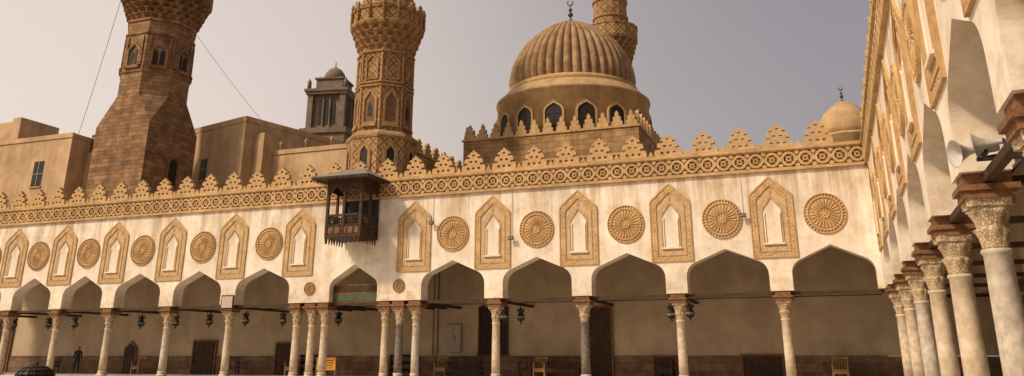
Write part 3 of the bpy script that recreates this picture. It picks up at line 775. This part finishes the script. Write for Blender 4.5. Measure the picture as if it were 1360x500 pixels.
for sx in (-1,1):
    h0=Vector((sx*.25,-.06,.90)); pp=[tuple(h0),tuple(h0+Vector((0,-.015,-.08)))]; skinned('palm',pp,[(0,1)],[(.02,.035),(.018,.038)],'skin',P)
    for i in range(4):
        q=h0+Vector((0,-.045+.022*i,-.08)); ln=[.07,.08,.075,.06][i]
        skinned('finger',[tuple(q),tuple(q+Vector((-sx*.004,0,-ln*.5))),tuple(q+Vector((-sx*.02,0,-ln)))],[(0,1),(1,2)],[.009,.0085,.007],'skin',P,sub=1)
    q=h0+Vector((0,-.03,-.03)); skinned('thumb',[tuple(q),tuple(q+Vector((-sx*.01,-.03,-.03))),tuple(q+Vector((-sx*.015,-.035,-.06)))],[(0,1),(1,2)],[.011,.01,.008],'skin',P,sub=1)
    skinned('shoe',[(sx*.12,.05,.045),(sx*.12,-.05,.045),(sx*.125,-.16,.035)],[(0,1),(1,2)],[(.045,.045),(.045,.04),(.035,.03)],'hair',P)

# ---------------------------------------------------------------- world, sun, camera
el=math.radians(42); sd=Vector((-.50,-.60,0)).normalized()
sundir=Vector((sd.x*math.cos(el),sd.y*math.cos(el),math.sin(el)))
w=bpy.data.worlds.new('World'); S.world=w; w.use_nodes=True
nt=w.node_tree; N=nt.nodes; L=nt.links; N.clear()
out=N.new('ShaderNodeOutputWorld'); add=N.new('ShaderNodeAddShader')
sky=N.new('ShaderNodeTexSky'); sky.sky_type='NISHITA'; sky.sun_disc=False; sky.sun_elevation=el
sky.sun_rotation=math.atan2(sundir.x,sundir.y); sky.dust_density=8; sky.air_density=1.0
bg1=N.new('ShaderNodeBackground'); bg1.inputs[1].default_value=0.05; L.new(sky.outputs[0],bg1.inputs[0])
tc=N.new('ShaderNodeTexCoord'); sp=N.new('ShaderNodeSeparateXYZ'); L.new(tc.outputs['Generated'],sp.inputs[0])
mr=N.new('ShaderNodeMapRange'); mr.inputs[1].default_value=-.80; mr.inputs[2].default_value=.12; mr.interpolation_type='SMOOTHSTEP'
# uneven haze
nz=N.new('ShaderNodeTexNoise'); nz.inputs['Scale'].default_value=1.3; nz.inputs['Detail'].default_value=4; L.new(tc.outputs['Generated'],nz.inputs['Vector'])
ma=N.new('ShaderNodeMath'); ma.operation='MULTIPLY_ADD'; ma.inputs[1].default_value=.35; L.new(nz.outputs['Fac'],ma.inputs[0]); 
ms=N.new('ShaderNodeMath'); ms.operation='SUBTRACT'; ms.inputs[1].default_value=.175; L.new(sp.outputs[0],ms.inputs[0]); L.new(ms.outputs[0],ma.inputs[2])
L.new(ma.outputs[0],mr.inputs[0])
cr=N.new('ShaderNodeMix'); cr.data_type='RGBA'; cr.inputs[6].default_value=(.80,.655,.545,1); cr.inputs[7].default_value=(.285,.235,.215,1)
L.new(mr.outputs[0],cr.inputs[0])
# haze brightens toward the horizon
mh=N.new('ShaderNodeMapRange'); mh.inputs[1].default_value=0.0; mh.inputs[2].default_value=.6; mh.inputs[3].default_value=1.0; mh.inputs[4].default_value=.80
L.new(sp.outputs[2],mh.inputs[0])
bg2=N.new('ShaderNodeBackground'); L.new(cr.outputs[2],bg2.inputs[0]); L.new(mh.outputs[0],bg2.inputs[1])
L.new(bg1.outputs[0],add.inputs[0]); L.new(bg2.outputs[0],add.inputs[1]); L.new(add.outputs[0],out.inputs[0])
ld=bpy.data.lights.new('sun','SUN'); ld.energy=3.2; ld.angle=math.radians(5); ld.color=(1,.82,.60)
lo=bpy.data.objects.new('sun',ld); S.collection.objects.link(lo); lo.rotation_euler=sundir.to_track_quat('Z','Y').to_euler()
cam=bpy.data.cameras.new('camera'); co=bpy.data.objects.new('camera',cam); S.collection.objects.link(co)
co.location=(0,0,1.2); co.rotation_euler=(math.radians(109),0,math.radians(20.6))
cam.sensor_width=36; cam.lens=36*1100/1360; cam.shift_y=-(250-95)/1360; cam.clip_end=3000; cam.clip_start=.1
S.camera=co
S.view_settings.view_transform='Standard'; S.view_settings.look='None'; S.view_settings.exposure=0
